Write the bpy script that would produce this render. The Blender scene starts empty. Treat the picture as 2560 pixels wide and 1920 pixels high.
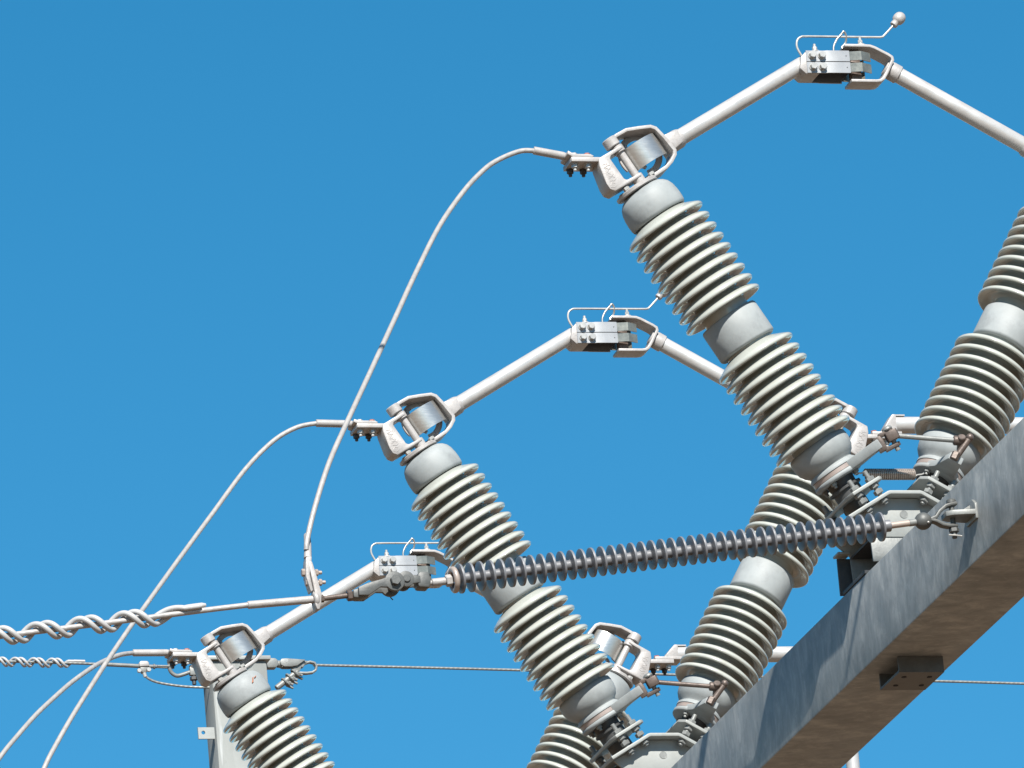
import bpy, bmesh, math, random
from mathutils import Vector, Matrix
random.seed(7)
sc = bpy.context.scene
C = sc.collection

# ------------------------------------------------------------------ camera, sky, sun, exposure
ZO = 11.33                      # height of the insulator reference level above the ground
cam_d = bpy.data.cameras.new('camera')
cam = bpy.data.objects.new('camera', cam_d)
C.objects.link(cam)
RX = Vector((0.9605089145, -0.2654665409, -0.0833675043))
DN = Vector((0.0048216326, 0.3154490531, -0.9489302645))
FW = Vector((0.2782074351, 0.9110540108, 0.3042716096))
mw = Matrix.Identity(4)
for i in range(3):
    mw[i][0] = RX[i]; mw[i][1] = -DN[i]; mw[i][2] = -FW[i]
mw[0][3], mw[1][3], mw[2][3] = -10.088, -28.839, -9.731 + ZO
cam.matrix_world = mw
cam_d.sensor_width = 36.0
cam_d.lens = 36.0 * 23822.97 / 2560.0
cam_d.clip_start = 0.5
cam_d.clip_end = 6000
sc.camera = cam

SUN_RAY = Vector((0.165, 1.0, -0.95)).normalized()     # direction the sunlight travels
to_sun = -SUN_RAY
world = bpy.data.worlds.new('World')
sc.world = world
world.use_nodes = True
wn = world.node_tree.nodes
sky = wn.new('ShaderNodeTexSky')
sky.sky_type = 'NISHITA'
sky.sun_disc = False
sky.sun_elevation = math.asin(to_sun.z)
sky.sun_rotation = math.atan2(to_sun.x, to_sun.y)
sky.altitude = 2000
sky.air_density = 1.0
sky.dust_density = 0.15
sky.ozone_density = 2.6
bg = wn['Background']
bg.inputs['Strength'].default_value = 0.069
hs = wn.new('ShaderNodeHueSaturation')
hs.inputs['Saturation'].default_value = 1.36
hs.inputs['Hue'].default_value = 0.482
world.node_tree.links.new(sky.outputs[0], hs.inputs['Color'])
world.node_tree.links.new(hs.outputs[0], bg.inputs[0])

sun_d = bpy.data.lights.new('sun', 'SUN')
sun_d.energy = 5.0
sun_d.angle = math.radians(0.53)
sun_d.color = (1.0, 0.955, 0.89)
sun = bpy.data.objects.new('sun', sun_d)
sun.rotation_euler = SUN_RAY.to_track_quat('-Z', 'Y').to_euler()
sun.location = (-6, -30, 40)
C.objects.link(sun)

vs = sc.view_settings
vs.view_transform = 'Standard'
vs.look = 'None'
vs.exposure = 0.98
vs.gamma = 1.0
vs.use_curve_mapping = False

# ------------------------------------------------------------------ materials
def mat(name, col, rough=0.5, metal=0.0, var=0.10, scale=9.0, stretch=(1, 1, 1), bump=0.0, bscale=60.0,
        col2=None, spec=0.5, coat=0.0, rvar=0.12, grime=None, gscale=4.0, gamt=0.5, contrast=(0.35, 0.65)):
    m = bpy.data.materials.new(name)
    m.use_nodes = True
    nt = m.node_tree; N = nt.nodes; L = nt.links
    b = N['Principled BSDF']
    tc = N.new('ShaderNodeTexCoord')
    info = N.new('ShaderNodeObjectInfo')
    mp = N.new('ShaderNodeMapping'); mp.inputs['Scale'].default_value = stretch
    add = N.new('ShaderNodeVectorMath'); add.operation = 'ADD'
    sc3 = N.new('ShaderNodeVectorMath'); sc3.operation = 'SCALE'
    comb = N.new('ShaderNodeCombineXYZ')
    for i in range(3): L.new(info.outputs['Random'], comb.inputs[i])
    L.new(comb.outputs[0], sc3.inputs[0]); sc3.inputs['Scale'].default_value = 37.0
    L.new(tc.outputs['Object'], add.inputs[0]); L.new(sc3.outputs[0], add.inputs[1])
    L.new(add.outputs[0], mp.inputs['Vector'])
    nz = N.new('ShaderNodeTexNoise'); nz.inputs['Scale'].default_value = scale
    nz.inputs['Detail'].default_value = 5; nz.inputs['Roughness'].default_value = 0.62
    L.new(mp.outputs[0], nz.inputs['Vector'])
    rp = N.new('ShaderNodeMapRange'); rp.inputs[1].default_value = contrast[0]; rp.inputs[2].default_value = contrast[1]
    L.new(nz.outputs[0], rp.inputs[0])
    mx = N.new('ShaderNodeMix'); mx.data_type = 'RGBA'
    c = Vector(col)
    lo = col2 if col2 else tuple(c * (1 - var)); hi = tuple(min(1, v) for v in c * (1 + var))
    mx.inputs[6].default_value = (*lo, 1); mx.inputs[7].default_value = (*hi, 1)
    L.new(rp.outputs[0], mx.inputs[0])
    out = mx.outputs[2]
    if grime:
        g = N.new('ShaderNodeTexNoise'); g.inputs['Scale'].default_value = gscale; g.inputs['Detail'].default_value = 6
        g.inputs['Roughness'].default_value = 0.7
        L.new(add.outputs[0], g.inputs['Vector'])
        gr = N.new('ShaderNodeMapRange'); gr.inputs[1].default_value = 0.52; gr.inputs[2].default_value = 0.72
        gr.inputs[4].default_value = gamt
        L.new(g.outputs[0], gr.inputs[0])
        m2 = N.new('ShaderNodeMix'); m2.data_type = 'RGBA'
        L.new(gr.outputs[0], m2.inputs[0]); L.new(out, m2.inputs[6]); m2.inputs[7].default_value = (*grime, 1)
        out = m2.outputs[2]
    L.new(out, b.inputs['Base Color'])
    rr = N.new('ShaderNodeMapRange'); rr.inputs[3].default_value = max(0.03, rough - rvar); rr.inputs[4].default_value = min(1, rough + rvar)
    L.new(nz.outputs[0], rr.inputs[0]); L.new(rr.outputs[0], b.inputs['Roughness'])
    b.inputs['Metallic'].default_value = metal
    b.inputs['Specular IOR Level'].default_value = spec
    b.inputs['Coat Weight'].default_value = coat
    b.inputs['Coat Roughness'].default_value = 0.08
    if bump > 0:
        bn = N.new('ShaderNodeTexNoise'); bn.inputs['Scale'].default_value = bscale; bn.inputs['Detail'].default_value = 4
        L.new(add.outputs[0], bn.inputs['Vector'])
        bp = N.new('ShaderNodeBump'); bp.inputs['Strength'].default_value = bump; bp.inputs['Distance'].default_value = 0.003
        L.new(bn.outputs[0], bp.inputs['Height']); L.new(bp.outputs[0], b.inputs['Normal'])
    return m

M = {}
M['porcelain'] = mat('porcelain', (0.360, 0.373, 0.337), 0.22, var=0.04, scale=14, coat=0.5, rvar=0.05, grime=(0.251, 0.236, 0.198), gscale=9, gamt=0.35)
M['cap_paint'] = mat('grey_cap_paint', (0.237, 0.256, 0.257), 0.62, var=0.10, scale=10, bump=0.12, bscale=40, grime=(0.152, 0.160, 0.163), gscale=13, gamt=0.55)
M['cast'] = mat('cast_aluminium', (0.322, 0.308, 0.297), 0.48, metal=0.10, var=0.10, scale=22, bump=0.22, bscale=130, grime=(0.228, 0.190, 0.163), gscale=24, gamt=0.5)
M['tube'] = mat('aluminium_tube', (0.412, 0.407, 0.397), 0.36, metal=0.25, var=0.07, scale=8, stretch=(2, 8, 2), bump=0.06, bscale=90, grime=(0.289, 0.251, 0.220), gscale=10, gamt=0.4)
M['silver'] = mat('silver_plate', (0.471, 0.464, 0.441), 0.33, metal=0.8, var=0.06, scale=30, stretch=(1, 1, 6), rvar=0.08)
M['finger'] = mat('contact_finger', (0.274, 0.284, 0.293), 0.42, metal=0.35, var=0.05, scale=20, rvar=0.08)
M['tip'] = mat('tarnished_contact', (0.228, 0.224, 0.190), 0.25, metal=0.6, var=0.18, scale=26, rvar=0.1)
M['black'] = mat('black_moulding', (0.012, 0.013, 0.016), 0.6, var=0.2, spec=0.12)
M['galv'] = mat('galvanised_fitting', (0.179, 0.186, 0.179), 0.5, metal=0.2, var=0.13, scale=26, bump=0.18, bscale=120, grime=(0.114, 0.114, 0.110), gscale=20, gamt=0.5)
M['plate'] = mat('galvanised_plate', (0.251, 0.262, 0.251), 0.52, metal=0.1, var=0.08, scale=12, bump=0.08, bscale=80, grime=(0.198, 0.198, 0.182), gscale=9, gamt=0.5)
M['brown_steel'] = mat('weathered_steel', (0.103, 0.080, 0.068), 0.46, metal=0.35, var=0.18, scale=26, bump=0.2, bscale=110)
M['zinc'] = mat('zinc_bolt', (0.380, 0.376, 0.357), 0.36, metal=0.3, var=0.1, scale=40)
M['dark_bolt'] = mat('dark_bolt', (0.06, 0.06, 0.06), 0.5, metal=0.4, var=0.2, scale=40)
M['band'] = mat('copper_tinted_band', (0.304, 0.251, 0.224), 0.4, metal=0.25, var=0.08, scale=20)
M['red'] = mat('red_marker', (0.251, 0.091, 0.068), 0.6, var=0.2, scale=40)
M['polymer'] = mat('grey_silicone', (0.118, 0.122, 0.132), 0.46, var=0.07, scale=16, spec=0.85, rvar=0.04)
M['dark_galv'] = mat('dark_galvanised', (0.082, 0.086, 0.083), 0.52, metal=0.2, var=0.15, scale=26, bump=0.18, bscale=120, grime=(0.07, 0.07, 0.068), gscale=20, gamt=0.5)
M['shaded_steel'] = mat('steel_painted_shade', (0.045, 0.046, 0.046), 0.6, metal=0.2, var=0.2, scale=26, bump=0.15, bscale=90)  # near-black base colour stands in for deep shade on bearings and bracket hollow
M['pink'] = mat('pale_sleeve', (0.350, 0.293, 0.255), 0.4, metal=0.25, var=0.06, scale=22)
M['spring'] = mat('spring_steel', (0.319, 0.274, 0.239), 0.3, metal=0.45, var=0.12, scale=40)
M['pvc'] = mat('pale_plastic_rod', (0.354, 0.350, 0.344), 0.45, var=0.05, scale=14)
M['rust'] = mat('rust', (0.30, 0.10, 0.04), 0.8, var=0.3, scale=60)

def strand_mat(name, col, metal, freq, bstr):
    m = mat(name, col, 0.42, metal=metal, var=0.08, scale=30)
    nt = m.node_tree; N = nt.nodes; L = nt.links; b = N['Principled BSDF']
    tc = N.new('ShaderNodeTexCoord')
    wv = N.new('ShaderNodeTexWave'); wv.bands_direction = 'DIAGONAL'; wv.inputs['Scale'].default_value = freq; wv.inputs['Distortion'].default_value = 0.3
    L.new(tc.outputs['UV'], wv.inputs['Vector'])
    bp = N.new('ShaderNodeBump'); bp.inputs['Strength'].default_value = bstr; bp.inputs['Distance'].default_value = 0.001
    L.new(wv.outputs[0], bp.inputs['Height']); L.new(bp.outputs[0], b.inputs['Normal'])
    return m
M['wire'] = strand_mat('stranded_aluminium', (0.334, 0.319, 0.304), 0.2, 1.2, 0.25)
M['steel_wire'] = strand_mat('stranded_steel', (0.190, 0.198, 0.190), 0.3, 1.0, 0.4)

def beam_mat(name, a, b_, c, stretch, spec, rough):
    m = bpy.data.materials.new(name); m.use_nodes = True
    nt = m.node_tree; N = nt.nodes; L = nt.links; b = N['Principled BSDF']
    tc = N.new('ShaderNodeTexCoord')
    mp = N.new('ShaderNodeMapping'); mp.inputs['Scale'].default_value = stretch
    L.new(tc.outputs['Object'], mp.inputs['Vector'])
    n1 = N.new('ShaderNodeTexNoise'); n1.inputs['Scale'].default_value = 9; n1.inputs['Detail'].default_value = 6; n1.inputs['Roughness'].default_value = 0.68
    n1.inputs['Distortion'].default_value = 0.45
    L.new(mp.outputs[0], n1.inputs['Vector'])
    r1 = N.new('ShaderNodeValToRGB'); e = r1.color_ramp.elements
    e[0].position = 0.34; e[0].color = (*a, 1); e[1].position = 0.66; e[1].color = (*c, 1)
    k = r1.color_ramp.elements.new(0.50); k.color = (*b_, 1)
    L.new(n1.outputs[0], r1.inputs[0])
    n2 = N.new('ShaderNodeTexNoise'); n2.inputs['Scale'].default_value = 3.2; n2.inputs['Detail'].default_value = 4
    L.new(tc.outputs['Object'], n2.inputs['Vector'])
    mr = N.new('ShaderNodeMapRange'); mr.inputs[1].default_value = .35; mr.inputs[2].default_value = .65; mr.inputs[3].default_value = .86; mr.inputs[4].default_value = 1.12
    L.new(n2.outputs[0], mr.inputs[0])
    mu = N.new('ShaderNodeMix'); mu.data_type = 'RGBA'; mu.blend_type = 'MULTIPLY'; mu.inputs[0].default_value = 1
    vo = N.new('ShaderNodeTexVoronoi'); vo.inputs['Scale'].default_value = 26
    nw_ = N.new('ShaderNodeTexNoise'); nw_.inputs['Scale'].default_value = 30; nw_.inputs['Detail'].default_value = 3
    wa = N.new('ShaderNodeMix'); wa.data_type = 'VECTOR'; wa.inputs[0].default_value = .06
    L.new(mp.outputs[0], nw_.inputs['Vector']); L.new(mp.outputs[0], wa.inputs[4]); L.new(nw_.outputs['Color'], wa.inputs[5]); L.new(wa.outputs[1], vo.inputs['Vector'])
    sv = N.new('ShaderNodeSeparateColor'); L.new(vo.outputs['Color'], sv.inputs[0])
    vr = N.new('ShaderNodeMapRange'); vr.inputs[3].default_value = .92; vr.inputs[4].default_value = 1.08; L.new(sv.outputs[0], vr.inputs[0])
    mm = N.new('ShaderNodeMath'); mm.operation = 'MULTIPLY'; L.new(mr.outputs[0], mm.inputs[0]); L.new(vr.outputs[0], mm.inputs[1])
    L.new(r1.outputs[0], mu.inputs[6]); L.new(mm.outputs[0], mu.inputs[7])
    # fine pale runs left by the zinc bath
    mp2 = N.new('ShaderNodeMapping'); mp2.inputs['Scale'].default_value = (stretch[0] * 2.2, stretch[1] * 2.2, stretch[2] * .55)
    L.new(tc.outputs['Object'], mp2.inputs['Vector'])
    n3 = N.new('ShaderNodeTexNoise'); n3.inputs['Scale'].default_value = 16; n3.inputs['Detail'].default_value = 3
    L.new(mp2.outputs[0], n3.inputs['Vector'])
    m3 = N.new('ShaderNodeMapRange'); m3.inputs[1].default_value = .66; m3.inputs[2].default_value = .74; m3.inputs[4].default_value = .55
    L.new(n3.outputs[0], m3.inputs[0])
    mx = N.new('ShaderNodeMix'); mx.data_type = 'RGBA'; L.new(m3.outputs[0], mx.inputs[0]); L.new(mu.outputs[2], mx.inputs[6]); mx.inputs[7].default_value = (.36, .375, .375, 1)
    L.new(mx.outputs[2], b.inputs['Base Color'])
    b.inputs['Metallic'].default_value = 0.10
    mr2 = N.new('ShaderNodeMapRange'); mr2.inputs[3].default_value = rough; mr2.inputs[4].default_value = rough + .2; b.inputs['Specular IOR Level'].default_value = spec
    L.new(n1.outputs[0], mr2.inputs[0]); L.new(mr2.outputs[0], b.inputs['Roughness'])
    bp = N.new('ShaderNodeBump'); bp.inputs['Strength'].default_value = 0.25; bp.inputs['Distance'].default_value = 0.004
    L.new(n1.outputs[0], bp.inputs['Height']); L.new(bp.outputs[0], b.inputs['Normal'])
    return m
M['beam'] = beam_mat('hot_dip_zinc_beam', (.165, .180, .180), (.218, .231, .229), (.300, .311, .305), (1.0, 1.4, .72), .5, .40)
M['column'] = beam_mat('hot_dip_zinc_column', (.183, .193, .187), (.198, .208, .20), (.213, .222, .214), (1.2, 1.2, .4), .25, .62)

# ------------------------------------------------------------------ mesh builder
def frame(d):
    d = Vector(d).normalized()
    u = d.orthogonal().normalized()
    return d, u, d.cross(u)

class MB:
    def __init__(s): s.v = []; s.f = []; s.uv = {}
    def add(s, vs, fs):
        o = len(s.v); s.v += [Vector(q) for q in vs]; s.f += [tuple(i + o for i in f) for f in fs]
        return o
    def lathe(s, o, d, prof, n=32, closed=False):
        o = Vector(o); d, u, w = frame(d)
        vs = []; fs = []
        for r, t in prof:
            for k in range(n):
                a = 2 * math.pi * k / n
                vs.append(o + d * t + (u * math.cos(a) + w * math.sin(a)) * r)
        m = len(prof)
        for i in range(m if closed else m - 1):
            j = (i + 1) % m
            for k in range(n):
                l = (k + 1) % n
                fs.append((i * n + k, i * n + l, j * n + l, j * n + k))
        if not closed:
            fs.append(tuple(range(n - 1, -1, -1))); fs.append(tuple((m - 1) * n + k for k in range(n)))
        s.add(vs, fs); return s
    def cyl(s, a, b, r, r2=None, n=20):
        a = Vector(a); b = Vector(b); L = (b - a).length
        return s.lathe(a, b - a, [(r, 0), (r if r2 is None else r2, L)], n)
    def rod(s, a, b, r, n=20, c=None):
        """cylinder with chamfered ends"""
        a = Vector(a); b = Vector(b); L = (b - a).length; c = r * .18 if c is None else c
        return s.lathe(a, b - a, [(r - c, 0), (r, c), (r, L - c), (r - c, L)], n)
    def hexnut(s, a, b, r): return s.rod(a, b, r, 6, r * .12)
    def ball(s, o, r, d=(0, 0, 1), n=24, m=12):
        return s.lathe(o, d, [(max(1e-4, r * math.sin(math.pi * i / m)), -r * math.cos(math.pi * i / m)) for i in range(m + 1)], n)
    def prism(s, pts, U, V, W, w0, w1, o=(0, 0, 0)):
        """polygon pts in plane (U, V), extruded along W from w0 to w1"""
        U, V, W, o = Vector(U), Vector(V), Vector(W), Vector(o)
        n = len(pts)
        vs = [o + U * p[0] + V * p[1] + W * w0 for p in pts] + [o + U * p[0] + V * p[1] + W * w1 for p in pts]
        fs = [tuple(range(n)), tuple(range(2 * n - 1, n - 1, -1))] + [(i, i + n, (i + 1) % n + n, (i + 1) % n) for i in range(n)]
        s.add(vs, fs); return s
    def strip(s, path, th, U, V, W, w0, w1, o=(0, 0, 0), closed=False):
        """a flat bar of thickness th bent along path in plane (U, V), as wide as w0..w1 along W"""
        P = [Vector((p[0], p[1])) for p in path]; n = len(P)
        U, V, W, o = Vector(U), Vector(V), Vector(W), Vector(o)
        vs = []
        for i in range(n):
            if closed: a, b = P[i - 1], P[(i + 1) % n]
            else: a, b = P[max(0, i - 1)], P[min(n - 1, i + 1)]
            d1 = (P[i] - a); d2 = (b - P[i])
            d1 = d1.normalized() if d1.length > 1e-9 else d2.normalized()
            d2 = d2.normalized() if d2.length > 1e-9 else d1
            t = (d1 + d2).normalized(); nn = Vector((-t.y, t.x))
            k = th / 2 / max(.5, t.dot(d1))
            for sg in (1, -1):
                q = P[i] + nn * k * sg
                for w in (w0, w1): vs.append(o + U * q.x + V * q.y + W * w)
        fs = []
        for i in range(n if closed else n - 1):
            j = (i + 1) % n
            a, b = 4 * i, 4 * j
            fs += [(a, b, b + 1, a + 1), (a + 1, b + 1, b + 3, a + 3), (a + 3, b + 3, b + 2, a + 2), (a + 2, b + 2, b, a)]
        if not closed:
            e = 4 * (n - 1)
            fs += [(0, 1, 3, 2), (e, e + 2, e + 3, e + 1)]
        s.add(vs, fs); return s
    def box(s, lo, hi):
        x0, y0, z0 = lo; x1, y1, z1 = hi
        return s.prism([(x0, z0), (x1, z0), (x1, z1), (x0, z1)], (1, 0, 0), (0, 0, 1), (0, 1, 0), y0, y1)
    def tube(s, pts, r, n=10, smooth=8, turns=0.0, caps=True):
        P = [Vector(p) for p in pts]
        if smooth > 1 and len(P) > 2:
            Q = []
            for i in range(len(P) - 1):
                p0 = P[max(0, i - 1)]; p1 = P[i]; p2 = P[i + 1]; p3 = P[min(len(P) - 1, i + 2)]
                for k in range(smooth):
                    t = k / smooth
                    Q.append(.5 * ((2 * p1) + (p2 - p0) * t + (2 * p0 - 5 * p1 + 4 * p2 - p3) * t * t + (3 * p1 - p0 - 3 * p2 + p3) * t ** 3))
            Q.append(P[-1]); P = Q
        d, u, w = frame(P[1] - P[0])
        vs = []; m = len(P); L = 0; base = len(s.v); lens = []
        for i in range(m):
            t = (P[min(m - 1, i + 1)] - P[max(0, i - 1)]).normalized()
            u = (u - t * u.dot(t)).normalized(); w = t.cross(u)
            if i: L += (P[i] - P[i - 1]).length
            lens.append(L)
            rr = r(i / (m - 1)) if callable(r) else r
            for k in range(n):
                a = 2 * math.pi * k / n
                vs.append(P[i] + (u * math.cos(a) + w * math.sin(a)) * rr)
        fs = []
        rad = r(0.5) if callable(r) else r
        for i in range(m - 1):
            for k in range(n):
                l = (k + 1) % n
                s.uv[len(s.f) + len(fs)] = [(lens[i] / rad / 6, k / n), (lens[i] / rad / 6, (k + 1) / n), (lens[i + 1] / rad / 6, (k + 1) / n), (lens[i + 1] / rad / 6, k / n)]
                fs.append((i * n + k, i * n + l, (i + 1) * n + l, (i + 1) * n + k))
        if caps: fs += [tuple(range(n - 1, -1, -1)), tuple((m - 1) * n + k for k in range(n))]
        s.add(vs, fs); return s
    def torus(s, o, d, R, r, n=40, m=14):
        o = Vector(o); d, u, w = frame(d)
        vs = []; fs = []
        for i in range(n):
            a = 2 * math.pi * i / n; c = u * math.cos(a) + w * math.sin(a)
            for k in range(m):
                b = 2 * math.pi * k / m
                vs.append(o + c * (R + r * math.cos(b)) + d * r * math.sin(b))
        for i in range(n):
            for k in range(m):
                fs.append((i * m + k, ((i + 1) % n) * m + k, ((i + 1) % n) * m + (k + 1) % m, i * m + (k + 1) % m))
        s.add(vs, fs); return s
    def build(s, name, material, parent=None, loc=(0, 0, 0), bev=0.0, ang=38, off=None, mirror=False):
        """ONE mesh object; its vertices are written relative to off (default: where the parent stands)"""
        off = Vector(off) if off is not None else (Vector(parent['origin']) if parent and 'origin' in parent else Vector((0, 0, 0)))
        me = bpy.data.meshes.new(name)
        bm = bmesh.new()
        uvl = bm.loops.layers.uv.new('UVMap') if s.uv else None
        bv = []
        for q in s.v:
            q = Vector((-q.x, q.y, q.z)) if mirror else q
            bv.append(bm.verts.new(q - off))
        for i, f in enumerate(s.f):
            try: fa = bm.faces.new([bv[k] for k in f])
            except ValueError: continue
            if uvl and i in s.uv:
                for lp, c in zip(fa.loops, s.uv[i]): lp[uvl].uv = c
        bmesh.ops.recalc_face_normals(bm, faces=bm.faces[:])
        if bev > 0:
            ed = [e for e in bm.edges if len(e.link_faces) == 2 and e.calc_face_angle(0) > math.radians(32)]
            bmesh.ops.bevel(bm, geom=ed, offset=bev, segments=2, affect='EDGES', profile=0.5, clamp_overlap=True)
        lim = math.radians(ang)
        for f in bm.faces: f.smooth = True
        for e in bm.edges:
            if len(e.link_faces) == 2 and e.calc_face_angle(0) > lim: e.smooth = False
        bm.to_mesh(me); bm.free()
        me.materials.append(material)
        o = bpy.data.objects.new(name, me)
        C.objects.link(o)
        o.location = loc
        if parent is not None: o.parent = parent
        return o

def tag(o, label, cat, group=None):
    o['label'] = label; o['category'] = cat
    if group: o['group'] = group
    return o
def thing(name, org, label, cat, group=None):
    """an Empty that parents the parts; parts are written in switch coordinates relative to org"""
    o = bpy.data.objects.new(name, None); C.objects.link(o)
    o.empty_display_size = 0.1
    o['origin'] = tuple(org)
    o.location = (org[0], org[1], org[2] + ZO)
    return tag(o, label, cat, group)
def again(o, parent=None):
    c = o.copy(); C.objects.link(c)
    if parent: c.parent = parent
    for ch in o.children: again(ch, c)
    return c
def repeat(o, dy, label):
    c = again(o); c.location.y += dy; c['label'] = label
    return c
def structure(o): o['kind'] = 'structure'; return o

# ------------------------------------------------------------------ measured layout (metres)
S = 2.8637665          # distance between the three switches along the beam
AL = 0.53102           # lean of every post from the vertical
H0 = 0.4251
CA, SA = math.cos(AL), math.sin(AL)
PIT, GAP = 0.04244, 0.19808
EX, YX, AX = Vector((CA, 0, SA)), Vector((0, 1, 0)), Vector((-SA, 0, CA))     # left post: towards the blade, along the beam, up the post
O0 = Vector((-H0, 0, 0))
def T(e, y, a): return O0 + EX * e + YX * y + AX * a

X, Y, Z = Vector((1, 0, 0)), Vector((0, 1, 0)), Vector((0, 0, 1))

# ------------------------------------------------------------------ ground
g = MB()
R_ = 2500
g.add([(-R_, -R_, -ZO), (R_, -R_, -ZO), (R_, R_, -ZO), (-R_, R_, -ZO)], [(0, 1, 2, 3)])
gm = mat('dry_earth', (0.142, 0.090, 0.052), 0.95, var=0.16, scale=0.5, bump=0.3, bscale=4)
go = g.build('ground', gm, None, (0, 0, ZO)); structure(go)

# ------------------------------------------------------------------ beam and columns
BX0, BX1, BZ0, BZ1 = -0.148, 0.147, -1.09, -0.793
bt = thing('crossbeam', (0, 2.9, BZ0), 'long galvanised square steel beam rising diagonally across the lower right corner', 'beam')
b = MB(); b.box((BX0, -2.395, BZ0), (BX1, 8.44, BZ1)); b.build('box_section', M['beam'], bt, bev=0.006)
ch = MB()                                     # channel hung under the beam
ch.box((-0.078, -0.146, -1.147), (0.079, 0.063, -1.139))
ch.box((-0.078, -0.146, -1.139), (0.079, -0.138, -1.092))
ch.box((-0.078, 0.055, -1.139), (0.079, 0.063, -1.092))
chp = ch.build('hanging_channel', M['dark_galv'], bt)  # darker zinc tone puts the shade under the beam into the colour
for x, y in [(-.044, -.09), (.045, -.09), (-.042, .007), (.048, .007)]:
    q = MB(); q.cyl((x, y, -1.1485), (x, y, -1.1468), .0088, n=18); q.build('bolt_hole', M['black'], chp, off=Vector(bt['origin']))
lug = MB()
lug.prism([(-.247, -1.235), (-.225, -1.25), (-.154, -1.262), (-.154, -1.158), (-.225, -1.17), (-.247, -1.185)], X, Y, Z, -.951, -.934)
lug.build('lug', M['galv'], bt, bev=.002)
lp = MB(); lp.prism([(-1.262, -.965), (-1.158, -.965), (-1.158, -.915), (-1.185, -.895), (-1.235, -.895), (-1.262, -.915)], Y, Z, X, -.156, -.1465)
lp.build('lug_plate', M['galv'], bt, bev=.002)
vt = MB(); vt.prism([(-.152, -.934), (-.20, -.934), (-.152, -.905)], X, Z, Y, -1.214, -1.204); vt.build('gusset', M['galv'], bt, bev=.001)

far = thing('steel_column', (-0.008, 8.53, -ZO), 'pale galvanised column rising behind the lowest insulator at the lower left', 'column', 'columns carrying the beam')
b = MB(); b.box((-.13, 8.45, -ZO), (.113, 8.61, 1.486)); b.build('shaft', M['column'], far, bev=.006)
b = MB(); b.box((-.146, 8.434, 1.488), (.128, 8.626, 1.505)); b.build('top_plate', M['plate'], far, bev=.002)
tb = MB()
ring = [(-.205, 1.148), (-.134, 1.148), (-.134, 1.198), (-.205, 1.198)]
cx, cz, hr = -.183, 1.175, .0085
n = 16
outer = []
for k in range(n):
    a = 2 * math.pi * (k + .5) / n; c, s_ = math.cos(a), math.sin(a)
    kx = ((.0 + (-.134 - cx)) / c if c > 0 else (-.205 - cx) / c) if abs(c) > 1e-6 else 9
    kz = ((1.198 - cz) / s_ if s_ > 0 else (1.148 - cz) / s_) if abs(s_) > 1e-6 else 9
    q = min(kx, kz); outer.append((cx + c * q, cz + s_ * q))
for p in ring:
    k = min(range(n), key=lambda k_: (outer[k_][0] - p[0]) ** 2 + (outer[k_][1] - p[1]) ** 2); outer[k] = p
inner = [(cx + hr * math.cos(2 * math.pi * (k + .5) / n), cz + hr * math.sin(2 * math.pi * (k + .5) / n)) for k in range(n)]
vs_ = []
for yy in (8.462, 8.472):
    vs_ += [(p[0], yy, p[1]) for p in outer] + [(p[0], yy, p[1]) for p in inner]
fs_ = []
for k in range(n):
    l = (k + 1) % n
    fs_ += [(k, l, n + l, n + k), (2 * n + k, 3 * n + k, 3 * n + l, 2 * n + l), (k, 2 * n + k, 2 * n + l, l), (n + k, n + l, 3 * n + l, 3 * n + k)]
tb.add(vs_, fs_); tb.build('drilled_tab', M['plate'], far)

near = thing('steel_column', (0, -2.51, -ZO), 'pale galvanised column under the near end of the beam, beyond the upper right', 'column', 'columns carrying the beam')
b = MB(); b.box((-.13, -2.62, -ZO), (.113, -2.40, 1.486)); b.build('shaft', M['column'], near, bev=.006)
b = MB(); b.box((-.146, -2.64, 1.488), (.128, -2.38, 1.505)); b.build('top_plate', M['plate'], near, bev=.002)

# ------------------------------------------------------------------ one switch: posts, hinges, blades, bracket
SHED = [(.083, .0338), (.0885, .0312), (.098, .0268), (.112, .0200), (.126, .0130), (.137, .0070), (.1425, .0034), (.1456, -.0002), (.1469, -.0040), (.1465, -.0080), (.1450, -.0106), (.1422, -.0118), (.1388, -.0108),
        (.1355, -.0082), (.1320, -.0080), (.1285, -.0052), (.1245, -.0050), (.120, -.0012), (.111, .0032), (.098, .0047), (.090, .0020), (.083, -.0045)]
def shed_mesh(mirror):
    m = MB(); m.lathe((0, 0, 0), AX, SHED, 64, closed=True)
    return m.build('shed', M['porcelain'], None, mirror=mirror, ang=60)

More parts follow.
